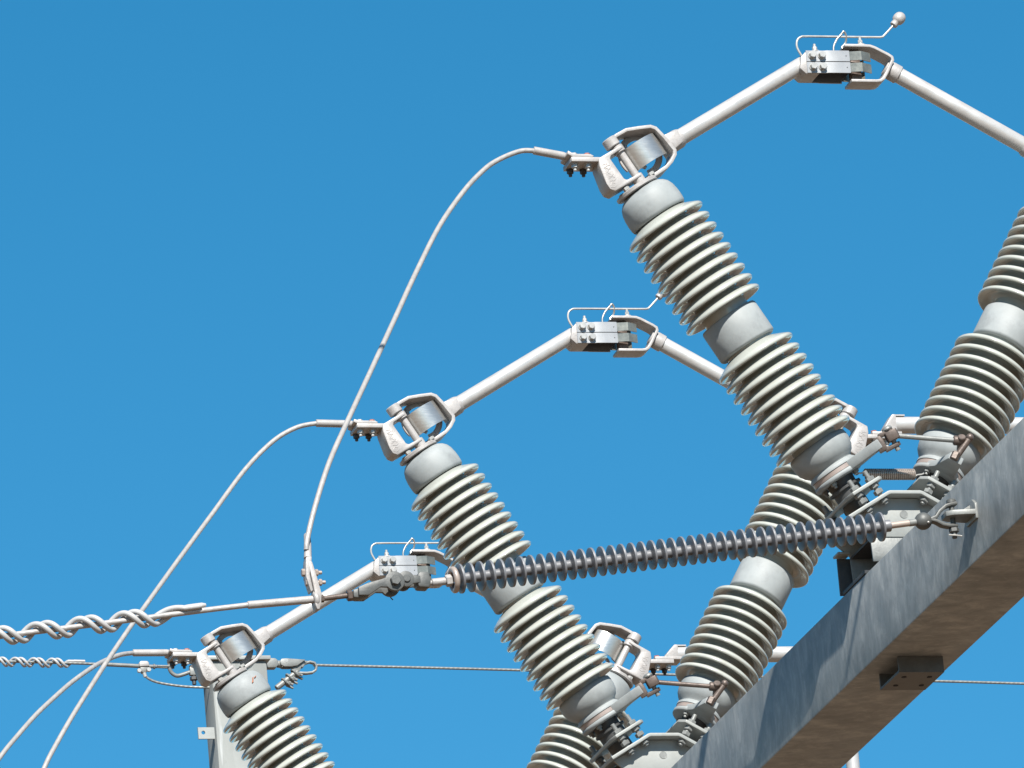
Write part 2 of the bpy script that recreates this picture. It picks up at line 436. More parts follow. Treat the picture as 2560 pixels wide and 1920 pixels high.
def make_post(mirror, label):
    t0 = T(0, 0, -.575); sg = -1 if mirror else 1
    org = Vector((sg * t0.x, 0, t0.z))
    r = thing('post_insulator', org, label, 'insulator', 'porcelain post insulators of the three switches')
    kw = dict(mirror=mirror)
    m = MB(); m.lathe(T(0, 0, 0), AX, [(.0845, -.371), (.0845, .05)], 48); m.build('porcelain_core', M['porcelain'], r, **kw)
    m = MB(); m.lathe(T(0, 0, 0), AX, [(.0845, .16), (.0845, .578)], 48); m.build('porcelain_core', M['porcelain'], r, **kw)
    first = None
    for k in range(18):
        t = -(k) * PIT if k < 9 else GAP + (k - 9) * PIT
        p = T(0, 0, t); p = Vector((sg * p.x, p.y, p.z)) - org
        if first is None:
            first = shed_mesh(mirror); s_ = first
        else:
            s_ = first.copy(); C.objects.link(s_)
        s_.location = p; s_.parent = r
    m = MB(); m.lathe(T(0, 0, 0), AX, [(.080, .040), (.099, .040), (.1045, .045), (.106, .050), (.1055, .155), (.102, .161), (.080, .163)], 64)
    m.build('collar', M['cap_paint'], r, ang=60, **kw)
    m = MB(); m.lathe(T(0, 0, 0), AX, [(.080, .579), (.096, .570), (.1015, .572), (.1045, .582), (.1055, .600), (.1045, .620), (.1010, .642), (.094, .659), (.083, .671), (.070, .679), (.058, .6835), (.02, .6845)], 64)
    m.build('top_cap', M['cap_paint'], r, ang=60, **kw)
    m = MB(); m.lathe(T(0, 0, 0), AX, [(.080, -.362), (.100, -.362), (.1065, -.367), (.109, -.38), (.109, -.398), (.1045, -.420), (.094, -.437), (.083, -.446), (.0795, -.452), (.084, -.457), (.0875, -.460), (.0875, -.4695), (.03, -.4695)], 64)
    m.build('bottom_cap', M['cap_paint'], r, ang=60, **kw)
    m = MB(); m.lathe(T(0, 0, 0), AX, [(.0850, -.4705), (.0850, -.4860)], 48); m.build('flange_band', M['band'], r, **kw)
    m = MB(); m.lathe(T(0, 0, 0), AX, [(.085, -.487), (.0885, -.4895), (.0885, -.501), (.084, -.504)], 48); m.build('rotor_flange', M['cap_paint'], r, ang=60, **kw)
    m = MB(); m.lathe(T(0, 0, 0), AX, [(.05, -.503), (.047, -.53), (.060, -.533), (.060, -.541), (.050, -.545), (.050, -.575)], 40)
    m.build('bearing_housing', M['shaded_steel'], r, **kw)  # colour darkened to paint the shade cast by flange and lever
    for q in range(4):
        a = math.pi / 4 + q * math.pi / 2
        p = T(.066 * math.cos(a), .066 * math.sin(a), -.504)
        m = MB(); m.hexnut(p, p - AX * .011, .0115); m.rod(p - AX * .011, p - AX * .02, .006, 10)
        m.build('bolt', M['galv'], r, **kw)
    # lever arm of the gang linkage
    m = MB()
    if not mirror:
        m.prism([(.02, -.082), (.055, -.110), (.085, -.140), (.122, -.168), (.146, -.136), (.112, -.085), (.088, -.02)], EX, YX, AX, -.502, -.468, O0)
    else:
        m.prism([(-.060, -.055), (-.036, -.095), (-.030, -.150), (-.024, -.205), (.026, -.205), (.034, -.150), (.042, -.095), (.066, -.05)], EX, YX, AX, -.503, -.476, O0)
    m.build('lever_arm', M['cap_paint'], r, bev=.004, **kw)
    return r

def make_hinge(mirror, label):
    t0 = T(0, 0, .69); sg = -1 if mirror else 1
    r = thing('hinge_head', Vector((sg * t0.x, 0, t0.z)), label, 'hinge', 'cast hinge heads on top of the posts')
    kw = dict(mirror=mirror)
    m = MB(); m.lathe(T(-.01, 0, 0), AX, [(.073, .6835), (.080, .6865), (.080, .6965), (.074, .7000)], 12); m.build('base_plate', M['cast'], r, **kw)
    for e, y in ((-.06, -.04), (.045, -.045), (-.045, .05), (.04, .05)):
        m = MB(); m.hexnut(T(e, y, .7005), T(e, y, .712), .0115); m.build('bolt', M['zinc'], r, **kw)
    # yoke: a flat bar bent round the joint
    path = [(.0, .876), (.02, .879), (.062, .878), (.105, .862), (.143, .846), (.155, .832), (.163, .79), (.168, .735), (.160, .722), (.135, .708), (.108, .700), (.06, .698), (-.01, .698)]
    m = MB(); m.strip(path, .012, EX, AX, YX, -.045, .045, O0); m.build('yoke', M['cast'], r, bev=.002, **kw)
    # spider plate behind, with round openings
    m = MB(); n = 30
    for (ce, ca, ro, ri, a0, a1) in ((.085, .79, .078, .056, -100, 200), (.055, .735, .030, .018, 20, 300), (.035, .84, .026, .015, 120, 400)):
        pts = []
        for k in range(n + 1):
            a = math.radians(a0 + (a1 - a0) * k / n); pts.append((ce + (ro + ri) / 2 * math.cos(a), ca + (ro + ri) / 2 * math.sin(a)))
        m.strip(pts, ro - ri, EX, AX, YX, .026 + ce * .03, .036 + ce * .03, O0)
    m.build('spider_plate', M['cast'], r, bev=.0015, **kw)
    # prongs of the spring keeper
    m = MB(); m.prism([(.030, .812), (.022, .842), (.028, .846), (.037, .828), (.050, .846), (.057, .842), (.050, .815), (.052, .78), (.034, .78)], EX, AX, YX, .012, .02, O0)
    m.build('keeper', M['cast'], r, bev=.001, **kw)
    # shunt strap: bright sheet bowed towards the blade
    n = 18; pts = []
    for k in range(n + 1):
        a = math.pi * (.06 + .88 * k / n)
        pts.append((.082 - .070 * math.cos(a), .005 - .062 * math.sin(a)))
    m = MB(); m.strip(pts, .003, EX, YX, AX, .741, .825, O0); m.build('shunt_strap', M['silver'], r, ang=60, **kw)
    m = MB(); m.rod(T(.002, -.03, .69), T(.002, -.03, .862), .0135, 24); m.build('pivot_pin', M['cast'], r, **kw)
    m = MB(); m.rod(T(-.006, -.028, .851), T(-.006, -.028, .885), .0265, 28, .003); m.build('pivot_nut', M['cast'], r, **kw)
    for a0_, a1_ in ((.823, .848), (.700, .730)):
        m = MB(); m.rod(T(.001, -.03, a0_), T(.001, -.03, a1_), .0215, 24, .002); m.build('bushing', M['cast'], r, **kw)
    # terminal fork
    fk = [(.010, .842), (-.086, .842), (-.100, .82), (-.116, .755), (-.116, .732), (-.104, .717), (.010, .717), (.010, .727), (-.044, .730), (-.051, .738), (-.052, .820), (-.044, .828), (.010, .830)]
    m = MB(); m.prism(fk, EX, AX, YX, -.055, .03, O0); fo = m.build('terminal_fork', M['cast'], r, bev=.004, **kw)
    # raised foundry lettering, worn beyond reading
    m = MB(); rnd = random.Random(3)
    for k in range(10):
        a0 = .814 - k * .0088
        zz = [(-.088 + rnd.uniform(-.004, .004) - k * .0022, a0 + rnd.uniform(-.003, .004))]
        for q in range(3): zz.append((zz[-1][0] + rnd.uniform(.004, .009), a0 + rnd.uniform(-.005, .004)))
        m.tube([T(e, -.0549, a) for e, a in zz], .0012, 6, 4)
    m.build('foundry_mark', M['cast'], r, **kw)
    # terminal pad, level
    zp = .672 if not mirror else .637
    m = MB(); m.prism([(-1.020, -.050), (-.895, -.050), (-.895, .055), (-1.020, .055)], X, Y, Z, zp, zp + .016)
    m.build('terminal_pad', M['cast'], r, bev=.002, **kw)
    for i, (x, y) in enumerate(((-1.003, -.025), (-.957, -.025), (-1.003, .033), (-.957, .033))):
        m = MB(); m.rod((x, y, zp - .004), (x, y, zp - .0005), .0135, 20, .0005); m.hexnut((x, y, zp - .016), (x, y, zp - .004), .0115); m.rod((x, y, zp - .026), (x, y, zp - .016), .006, 12)
        bo = m.build('bolt', M['zinc'] if i < 2 else M['dark_bolt'], r, **kw)
        m = MB(); m.hexnut((x, y, zp + .0265), (x, y, zp + .0365), .0115); m.build('bolt_head', M['red'] if i == 1 else M['zinc'], bo, off=Vector(r['origin']), **kw)
    return r

def make_left_blade(label):
    o = T(.17, 0, .77)
    r = thing('switch_blade', o, label, 'blade', 'switch blades with contact fingers')
    m = MB(); m.lathe(T(0, 0, .768), EX, [(.0275, .205), (.0285, .21), (.0275, .80), (.024, .808)], 40); m.build('blade_tube', M['tube'], r)
    m = MB(); m.lathe(T(0, 0, .768), EX, [(.026, .168), (.033, .172), (.036, .180), (.035, .222), (.031, .232)], 10); m.build('blade_socket', M['cast'], r)
    m = MB(); m.prism([(.165, .736), (.215, .745), (.222, .79), (.165, .80)], EX, AX, YX, -.040, .030, O0); m.build('socket_rib', M['cast'], r, bev=.006)
    # contact block
    m = MB(); m.prism([(-.180, 1.02), (-.172, 1.062), (-.154, 1.081), (-.100, 1.081), (-.112, 1.001), (-.160, 1.001)], X, Z, Y, -.040, .055); m.build('contact_block', M['cast'], r, bev=.003)
    m = MB(); m.box((-.113, -.034, 1.004), (-.006, .05, 1.074)); m.build('arc_shield', M['black'], r, bev=.004)
    for z0, dz in ((1.0445, .0385), (1.003, .0385)):
        for s_ in (-1, 1):
            y0 = -.041 if s_ < 0 else .056
            path = [(-.155, y0), (-.090, y0), (-.082, y0 + s_ * .003), (-.042, y0 + s_ * .004), (-.002, y0 + s_ * .004)]
            m = MB(); m.strip(path, .005, X, Y, Z, z0, z0 + dz); f = m.build('contact_finger', M['finger'], r)
            m = MB(); m.cyl((-.014, y0 + s_ * .0068, z0 + .5 * dz), (-.014, y0 + s_ * .0064, z0 + .5 * dz), .0022, n=10); m.build('rivet', M['dark_bolt'], f, off=Vector(r['origin']))
            path = [(-.004, y0 - s_ * .002), (.040, y0 + s_ * .006), (.078, y0 - s_ * .014)]
            m = MB(); m.strip(path, .004, X, Y, Z, z0 + .006, z0 + dz - .001); m.build('contact_tip', M['tip'], r)
    for x, z in ((-.134, 1.065), (-.100, 1.065), (-.134, 1.0235), (-.100, 1.0235)):
        m = MB(); m.rod((x, -.0435, z), (x, -.047, z), .0145, 20, .0005); m.hexnut((x, -.047, z), (x, -.060, z), .0125)
        m.build('bolt', M['zinc'], r)
    m = MB(); m.lathe((-.117, -.028, 1.0825), Z, [(.017, 0), (.015, .004), (.008, .007), (.0075, .0085)], 20); m.hexnut((-.117, -.028, 1.091), (-.117, -.028, 1.102), .0085); m.rod((-.117, -.028, 1.102), (-.117, -.028, 1.112), .005, 10)
    m.build('top_bolt', M['zinc'], r)
    horn = [(-.162, -.02, 1.070), (-.174, -.02, 1.094), (-.177, -.02, 1.112), (-.172, -.02, 1.130), (-.158, -.02, 1.1405), (-.140, -.02, 1.1425), (-.05, -.02, 1.143), (.10, -.02, 1.1435), (.128, -.02, 1.1445), (.140, -.02, 1.1515), (.178, -.02, 1.190)]
    m = MB(); m.tube(horn, .0038, 10, 6); hn = m.build('arcing_horn', M['zinc'], r)
    d = Vector((.68, 0, .73)).normalized(); p = Vector((.175, -.02, 1.187))
    m = MB(); m.lathe(p, d, [(.005, 0), (.0125, .001), (.0135, .006), (.0125, .0165), (.0150, .0185), (.0185, .022), (.0205, .028), (.0215, .0355), (.0205, .043), (.0175, .050), (.012, .0555), (.004, .0575)], 28)
    m.build('horn_ball', M['cast'], hn, off=Vector(r['origin']), ang=70)
    m = MB(); m.tube([(-.047, -.02, 1.080), (-.046, -.02, 1.105), (-.034, -.021, 1.130), (-.016, -.024, 1.150), (-.006, -.026, 1.160), (.002, -.022, 1.148), (.002, -.015, 1.130), (-.004, -.012, 1.118), (-.014, -.012, 1.108), (-.013, -.014, 1.102)], .0038, 10, 6)
    m.build('pull_loop', M['silver'], r)
    m = MB(); m.ball((-.030, -.02, 1.084), .0055); m.build('stud', M['zinc'], r)
    return r

def make_right_blade(label):
    # written as the mirror image of a left blade, closing from the right
    o = T(.17, 0, .77)
    r = thing('jaw_blade', Vector((-o.x, o.y, o.z)), label, 'blade', 'switch blades with a ring shaped jaw')
    kw = dict(mirror=True)
    a_ = .752
    m = MB(); m.lathe(T(0, 0, a_), EX, [(.0275, .205), (.0285, .21), (.0275, .745), (.026, .748)], 40); m.build('blade_tube', M['tube'], r, **kw)
    m = MB(); m.lathe(T(0, 0, a_), EX, [(.030, .722), (.0325, .724), (.0325, .752), (.029, .770), (.024, .776)], 24); m.build('jaw_collar', M['cast'], r, **kw)
    m = MB(); m.lathe(T(0, 0, a_), EX, [(.026, .168), (.033, .172), (.036, .180), (.035, .222), (.031, .232)], 10); m.build('blade_socket', M['cast'], r, **kw)
    path = [(.012, 1.106), (-.05, 1.106), (-.078, 1.105), (-.095, 1.099), (-.140, 1.075), (-.153, 1.066), (-.155, 1.055), (-.130, 1.010), (-.116, .988), (-.105, .981), (-.090, .979), (.000, .979)]
    m = MB(); m.strip(path, .010, X, Z, Y, -.040, .040); m.build('jaw_ring', M['cast'], r, bev=.002, **kw)
    m = MB(); m.box((-.048, -.012, .986), (-.012, .022, 1.10)); m.build('jaw_post', M['brown_steel'], r, bev=.003, **kw)
    m = MB(); m.lathe((-.05, -.022, 1.111), Z, [(.017, 0), (.015, .004), (.008, .007), (.0075, .0085)], 20); m.hexnut((-.05, -.022, 1.1195), (-.05, -.022, 1.130), .0085); m.rod((-.05, -.022, 1.130), (-.05, -.022, 1.140), .005, 10)
    m.build('top_bolt', M['zinc'], r, **kw)
    return r

def make_bracket(label):
    r = thing('base_bracket', (0, 0, BZ1), label, 'bracket', 'galvanised base brackets on the beam')
    fl = [(-.205, -.6135), (-.060, -.5285), (-.052, -.526), (.052, -.526), (.060, -.5285), (.205, -.6135)]
    m = MB(); m.strip(fl, .012, X, Z, Y, -.165, .165); m.build('bent_flange', M['plate'], r, bev=.0015)
    web = [(-.185, -.611), (-.055, -.5345), (.055, -.5345), (.185, -.611), (.121, -.668), (-.121, -.668)]
    for y in (-.118, .108):
        m = MB(); m.prism(web, X, Z, Y, y, y + .010); w = m.build('web', M['plate'], r, bev=.001)
        if y < 0:
            m = MB(); m.cyl((.002, y - .0012, -.590), (.002, y + .001, -.590), .0127, n=24); m.torus((.002, y - .0005, -.590), Y, .0130, .0012, 28, 8); m.build('plug', M['galv'], w, off=Vector(r['origin']))
        m = MB(); m.prism([(-.121, -.668), (.121, -.668), (.118, -.752), (-.118, -.752)], X, Z, Y, y + .004, y + .012); m.build('foot_plate', M['galv'], r, bev=.001)
    m = MB(); m.box((-.121, -.105, -.676), (.121, .105, -.669)); m.build('cover_plate', M['shaded_steel'], r)  # this and the next three plates: shade of the hollow painted as dark colour
    m = MB(); m.box((-.155, .148, -.790), (.155, .158, -.662)); m.build('back_wall_plate', M['shaded_steel'], r, bev=.001)
    m = MB(); m.box((.125, -.10, -.790), (.135, .146, -.68)); m.build('end_plate', M['shaded_steel'], r, bev=.001)
    m = MB(); m.box((-.150, -.106, -.792), (.150, .147, -.780)); m.build('sole_plate', M['shaded_steel'], r, bev=.001)
    m = MB(); m.prism([(-.166, -.660), (-.121, -.660), (-.121, -.652), (-.166, -.652)], X, Z, Y, .10, .158); m.build('ear', M['plate'], r, bev=.001)
    for mir in (False, True):
        kw = dict(mirror=mir)
        pl = [(-.062, -.166), (.052, -.166), (.074, -.13), (.074, .13), (.052, .166), (-.062, .166), (-.078, .13), (-.078, -.13)]
        m = MB(); m.prism(pl, EX, YX, AX, -.588, -.576, O0); m.build('bearing_plate', M['plate'], r, bev=.002, **kw)
        m = MB(); m.lathe(T(0, 0, 0), AX, [(.044, -.640), (.044, -.588)], 32); m.build('bearing_boss', M['dark_galv'], r, **kw)
        for e in (-.038, .028):
            for y in (-.142, .142):
                m = MB(); m.rod(T(e, y, -.668), T(e, y, -.535), .0085, 14)
                m.hexnut(T(e, y, -.5755), T(e, y, -.561), .0165)
                m.hexnut(T(e, y, -.603), T(e, y, -.5885), .0165)
                m.hexnut(T(e, y, -.627), T(e, y, -.611), .0165)
                m.hexnut(T(e, y, -.660), T(e, y, -.648), .0165)
                m.build('levelling_bolt', M['galv'], r, **kw)
    return r

side = ('first', 'second', 'third')
posts_l = ['topmost grey porcelain post, leaning left with the highest hinge and big cable loop on top',
           'middle left leaning porcelain post, crossed by the thin many disc insulator',
           'lowest left leaning porcelain post before the pale column, with rust marked cap']
posts_r = ['right leaning porcelain post cut off by the right picture edge above the beam',
           'right leaning porcelain post behind the thin many disc insulator, half hidden by the beam',
           'right leaning porcelain post of which a few sheds show at the bottom picture edge']
hin_l = ['topmost cast hinge head with silver strap, holding the big cable loop',
         'middle cast hinge head with silver strap on the left leaning post',
         'lowest cast hinge head with silver strap, in front of the column top']
hin_r = ['hinge head on the right leaning post beyond the right picture edge',
         'hinge head mostly hidden behind the topmost post, beside the coil spring',
         'hinge head with white lit strap seen between the bottom caps of two posts']
bl_l = ['highest blade with contact fingers and a ball tipped horn, at the upper right',
        'middle blade with contact fingers, its horn ending behind the topmost post',
        'lowest blade with contact fingers, passing behind the dead end clevis']
bl_r = ['blade with ring jaw running down to the right picture edge at the top',
        'blade with ring jaw running behind the topmost porcelain post',
        'blade with ring jaw almost wholly hidden behind the middle left leaning post']
brk = ['trapezoid base bracket on the beam beside the round ball fitting of the thin insulator',
       'trapezoid base bracket on the beam at the bottom picture edge',
       'trapezoid base bracket on the beam below the bottom picture edge']
P0 = make_post(False, posts_l[0]); P1 = make_post(True, posts_r[0])
H_0 = make_hinge(False, hin_l[0]); H_1 = make_hinge(True, hin_r[0])
B_0 = make_left_blade(bl_l[0]); B_1 = make_right_blade(bl_r[0])
K_0 = make_bracket(brk[0])
last_post = None
for n_ in (1, 2):
    for o_, lab in ((P0, posts_l), (P1, posts_r), (H_0, hin_l), (H_1, hin_r), (B_0, bl_l), (B_1, bl_r), (K_0, brk)):
        c_ = repeat(o_, S * n_, lab[n_])
        if o_ is P0: last_post = c_

# rust mark on the cap of the lowest post
m = MB()
for (w_, a0, ln, r_) in ((0.35, .640, .016, .0022), (.30, .632, .010, .0016), (.52, .640, .004, .0018)):
    th = w_
    def cp(th_, a, rr): return T(rr * math.sin(th_), -rr * math.cos(th_), a)
    m.tube([cp(th, a0, .1040), cp(th - .07, a0 - ln * .4, .1058), cp(th - .14, a0 - ln, .1070)], r_, 6, 3)
q = m.build('rust_mark', M['rust'], None, off=T(0, 0, -.575)); q.parent = last_post

# ------------------------------------------------------------------ linkage and spring
def link(n_, label):
    A_ = Vector((-.016, -.172, -.332)); B_ = Vector((.178, -.200, -.357))
    r = thing('link_rod', (A_ + B_) / 2, label, 'link rod', 'steel link rods between the paired posts')
    m = MB(); m.rod(A_, B_, .0085, 20); m.build('rod', M['brown_steel'] if n_ else M['galv'], r)
    # clevis at the left lever
    d = (A_ - T(.125, -.147, -.487)); d.normalize(); up = AX
    sd = d.cross(up).normalized(); up2 = sd.cross(d).normalized()
    base = T(.118, -.140, -.487)
    m = MB()
    m.prism([(.0, -.026), (.024, -.026), (.030, -.014), (.030, .014), (.024, .026), (0, .026)], d, up2, sd, -.020, .020, base)
    for s_ in (-1, 1):
        m.prism([(.020, .018), (.036, .017), (.068, .016), (.076, .004), (.070, -.012), (.040, -.016), (.020, -.018)], d, sd, up2, s_ * .026 - .007, s_ * .026 + .007, base)
    m.build('clevis', M['brown_steel'], r, bev=.002)
    pc = base + d * .058
    m = MB(); m.lathe(pc + sd * .004, up2, [(.0085, -.046), (.0085, .028), (.0165, .030), (.0185, .034), (.0165, .040), (.010, .044), (.002, .045)], 20); m.build('clevis_pin', M['galv'], r)
    m = MB(); m.prism([(-.022, -.022), (.018, -.020), (.022, .0), (.018, .022), (-.020, .022), (-.026, 0)], d, sd, up2, -.017, .017, A_ - (B_ - A_).normalized() * .012); m.build('rod_eye', M['brown_steel'], r, bev=.003)
    # eye at the right lever
    e = (B_ - A_).normalized()
    AR = Vector((SA, 0, CA))
    m = MB(); m.rod(B_ - e * .004, B_ + e * .03, .0165, 22); m.build('rod_socket', M['brown_steel'], r)
    pr = B_ + e * .022
    m = MB(); m.rod(pr + Vector((-.002, -.02, .01)), pr + Vector((.006, .03, -.022)), .0135, 20)
    m.rod(pr + Vector((.026, -.012, .004)), pr + AR * -.062 + Vector((.012, .0, 0)), .011, 18)
    m.build('pivot_link', M['brown_steel'], r)
    m = MB(); m.ball(pr + Vector((.028, -.014, .008)), .0135); m.build('pivot_ball', M['brown_steel'], r)
    m = MB(); m.hexnut(pr + AR * -.050 + Vector((.004, -.008, 0)), pr + AR * -.078 + Vector((.004, -.006, 0)), .015); m.build('pivot_nut', M['brown_steel'], r)
    r.location.y += S * n_
    return r
link(0, 'grey steel link rod between two bottom caps above the coil spring')
link(1, 'brown steel link rod between bottom caps under the white lit strap')
link(2, 'steel link rod of the farthest switch below the bottom picture edge')

sp = thing('coil_spring', (-.009, -.05, -.428), 'shiny brownish coil spring stretched between two post bases above the bracket', 'spring')
m = MB(); N_ = 25; pts = []
for k in range(N_ * 16 + 1):
    t = k / 16; a = 2 * math.pi * t
    pts.append((-.096 + .174 * t / N_, -.05 + .0165 * math.cos(a), -.428 + .0165 * math.sin(a)))
m.tube(pts, .0034, 8, 1); m.build('coil', M['spring'], sp)
m = MB(); m.tube([(-.096, -.034, -.428), (-.100, -.05, -.420), (-.108, -.05, -.424), (-.124, -.05, -.424), (-.132, -.05, -.430)], .003, 8, 4); m.build('hook', M['zinc'], sp)
m = MB(); m.tube([(.078, -.034, -.428), (.082, -.05, -.434), (.088, -.05, -.430), (.104, -.05, -.428), (.112, -.05, -.424)], .003, 8, 4); m.build('hook', M['zinc'], sp)

# ------------------------------------------------------------------ thin polymer insulator and the dead end of the first phase
YD = -1.21
PR, PL = Vector((-.432, YD, -.9755)), Vector((-1.893, YD, -1.1535))
D_ = (PL - PR).normalized()
st = thing('strain_insulator', (PR + PL) / 2, 'long thin dark grey insulator with dozens of small discs, strung from the beam', 'insulator')
m = MB(); m.cyl(PR, PL, .0160, n=28); m.build('core_rod', M['polymer'], st)
m = MB(); m.lathe(PR, D_, [(.0150, -.002), (.0195, .0), (.0195, .026), (.0165, .030)], 24); m.build('end_seal', M['polymer'], st)
ND = 43
fd = None
for k in range(ND):
    p = Vector((-1.877, YD, -1.1517)).lerp(Vector((-.4645, YD, -.9795)), k / (ND - 1))
    if fd is None:
        m = MB(); m.lathe((0, 0, 0), D_, [(.0160, -.0062), (.0180, -.0044), (.0300, -.0042), (.0455, -.0038), (.0474, -.0032), (.0477, .0), (.0474, .0032), (.0455, .0038), (.0300, .0044), (.0180, .0050), (.0160, .0068)], 40, closed=True)
        fd = m.build('shed', M['polymer'], None, ang=18); dd = fd
    else:
        dd = fd.copy(); C.objects.link(dd)
    dd.location = p - Vector(st['origin']); dd.parent = st
m = MB(); m.torus((-1.898, YD, -1.156), D_, .0335, .0095); m.build('corona_ring', M['pink'], st)
m = MB(); m.hexnut((-1.906, YD, -1.157), (-1.926, YD, -1.160), .0195); m.rod((-1.926, YD, -1.160), (-1.972, YD, -1.165), .0125, 24); m.rod((-1.972, YD, -1.165), (-1.992, YD, -1.167), .0085, 20)
m.build('end_fitting', M['cast'], st)
m = MB(); m.rod(PR - D_ * .0, (-.363, YD, -.9665), .0105, 24); m.build('end_sleeve', M['pink'], st)
m = MB(); m.rod((-.368, YD, -.967), (-.340, YD, -.9635), .0115, 20); m.build('neck', M['galv'], st)

sk = thing('ball_clevis', (-.27, YD, -.95), 'grey ball and forked clevis bolted to the lug on the beam', 'clevis')
m = MB(); m.ball((-.318, YD, -.9605), .0285, (1, 0, .1), 32, 16); m.build('ball', M['dark_galv'], sk, ang=70)
m = MB(); m.ball((-.310, YD - .0265, -.972), .0042); m.build('stud', M['zinc'], sk)
m = MB()
m.strip([(-.296, -.957), (-.276, -.949), (-.262, -.930), (-.240, -.912), (-.222, -.906), (-.200, -.902)], .0115, X, Z, Y, YD - .016, YD + .016)
m.strip([(-.296, -.957), (-.276, -.962), (-.255, -.974), (-.235, -.978), (-.205, -.978)], .0115, X, Z, Y, YD - .016, YD + .016)
m.build('fork', M['dark_galv'], sk, bev=.004)
m = MB(); m.rod((-.217, YD, -.888), (-.217, YD, -1.018), .0085, 18); m.hexnut((-.217, YD, -.9985), (-.217, YD, -.984), .0165); m.lathe((-.217, YD, -.900), Z, [(.016, 0), (.016, .009), (.012, .013)], 20)
m.build('clevis_bolt', M['dark_galv'], sk)
m = MB(); m.tube([(-.240, YD - .01, -1.010), (-.217, YD - .011, -1.011), (-.196, YD - .012, -1.014)], .0026, 8, 4); m.build('split_pin', M['zinc'], sk)

cl = thing('dead_end_clevis', (-2.1, YD, -1.17), 'grey forged clevis links between the thin insulator and the pale dead end tube', 'clevis')
m = MB()
m.prism([(-1.984, -1.136), (-2.012, -1.134), (-2.022, -1.142), (-2.026, -1.168), (-2.022, -1.186), (-1.986, -1.188), (-1.980, -1.165)], X, Z, Y, YD - .026, YD + .026)
m.build('socket_eye', M['dark_galv'], cl, bev=.007)
def eyeplate(m, c, r, pts_to, y0, y1, n=18):
    """plate with a round end at c tapering to the two points in pts_to"""
    c = Vector(c); a1 = math.atan2(pts_to[0][1] - c.y, pts_to[0][0] - c.x); a2 = math.atan2(pts_to[1][1] - c.y, pts_to[1][0] - c.x)
    P_ = [pts_to[1]]
    s0 = a2 + math.radians(70); s1 = a1 + 2 * math.pi - math.radians(70)
    while s1 < s0: s1 += 2 * math.pi
    while s1 - s0 > 2 * math.pi: s1 -= 2 * math.pi
    for k in range(n + 1):
        a = s0 + (s1 - s0) * k / n; P_.append((c.x + r * math.cos(a), c.y + r * math.sin(a)))
    P_.append(pts_to[0])
    m.prism(P_, X, Z, Y, y0, y1)
for s_ in (-1, 1):
    m = MB(); y = YD + s_ * .022
    m.prism([(-2.061 + .026 * math.cos(2 * math.pi * k / 20), -1.160 + .026 * math.sin(2 * math.pi * k / 20)) for k in range(20)], X, Z, Y, y - .006, y + .006)
    m.prism([(-2.052, -1.146), (-2.015, -1.150), (-2.015, -1.172), (-2.050, -1.176)], X, Z, Y, y - .0055, y + .0055)
    m.build('link_plate', M['dark_galv'], cl, bev=.002)
    m = MB(); y = YD + s_ * .030
    m.prism([(-2.102 + .032 * math.cos(2 * math.pi * k / 22), -1.170 + .032 * math.sin(2 * math.pi * k / 22)) for k in range(22)], X, Z, Y, y - .007, y + .007)
    m.prism([(-2.110, -1.150), (-2.145, -1.164), (-2.190, -1.176), (-2.222, -1.190), (-2.222, -1.216), (-2.190, -1.216), (-2.150, -1.189), (-2.114, -1.190)], X, Z, Y, y - .0065, y + .0065)
    m.build('clevis_arm', M['dark_galv'], cl, bev=.002)
m = MB(); m.prism([(-2.180, -1.180), (-2.215, -1.188), (-2.236, -1.194), (-2.236, -1.219), (-2.215, -1.221), (-2.184, -1.214)], X, Z, Y, YD - .0225, YD + .0225); m.build('clevis_body', M['dark_galv'], cl, bev=.004)
m = MB(); m.rod((-2.061, YD - .033, -1.160), (-2.061, YD + .034, -1.160), .0125, 24); m.build('link_bolt', M['dark_galv'], cl)
m = MB(); m.hexnut((-2.102, YD - .052, -1.170), (-2.102, YD - .0375, -1.170), .0175); m.rod((-2.102, YD - .037, -1.17), (-2.102, YD + .05, -1.17), .0105, 20); m.build('clevis_bolt', M['dark_galv'], cl)
m = MB(); m.hexnut((-2.102, YD + .038, -1.17), (-2.102, YD + .052, -1.17), .017); m.tube([(-2.100, YD + .05, -1.178), (-2.096, YD + .052, -1.196), (-2.088, YD + .052, -1.206)], .0018, 6, 3); m.build('split_pin', M['dark_bolt'], cl)
m = MB(); m.hexnut((-2.236, YD, -1.206), (-2.252, YD, -1.2075), .0185); m.rod((-2.252, YD, -1.2075), (-2.335, YD, -1.2175), .0085, 20); m.hexnut((-2.328, YD, -1.2165), (-2.346, YD, -1.2185), .0125)
m.build('threaded_rod', M['brown_steel'], cl)

de = thing('dead_end_conductor', (-2.45, YD, -1.23), 'pale dead end tube and bare line conductor leaving to the left edge', 'conductor')
m = MB(); m.rod((-2.346, YD, -1.2185), (-2.577, YD, -1.238), .0125, 24); m.build('compression_tube', M['cast'], de)
cond = [(-2.577, YD, -1.238), (-2.72, YD, -1.255), (-2.968, YD, -1.287), (-3.267, YD, -1.324), (-3.6, YD, -1.363), (-4.4, YD, -1.44), (-6, YD, -1.56), (-10, YD, -1.73), (-18, YD, -1.80)]
m = MB(); m.tube(cond, .0088, 14, 10); m.build('conductor', M['wire'], de)
m = MB(); m.torus((-2.356, YD, -1.222), (1, 0, .1), .019, .009); m.build('tongue_eye', M['cast'], de)
m = MB(); m.prism([(-2.374, -1.101), (-2.362, -1.100), (-2.350, -1.15), (-2.339, -1.205), (-2.343, -1.240), (-2.350, -1.258), (-2.358, -1.258), (-2.363, -1.240), (-2.361, -1.205), (-2.367, -1.16)], X, Z, Y, YD - .021, YD + .021)
m.build('tongue', M['cast'], de, bev=.003)
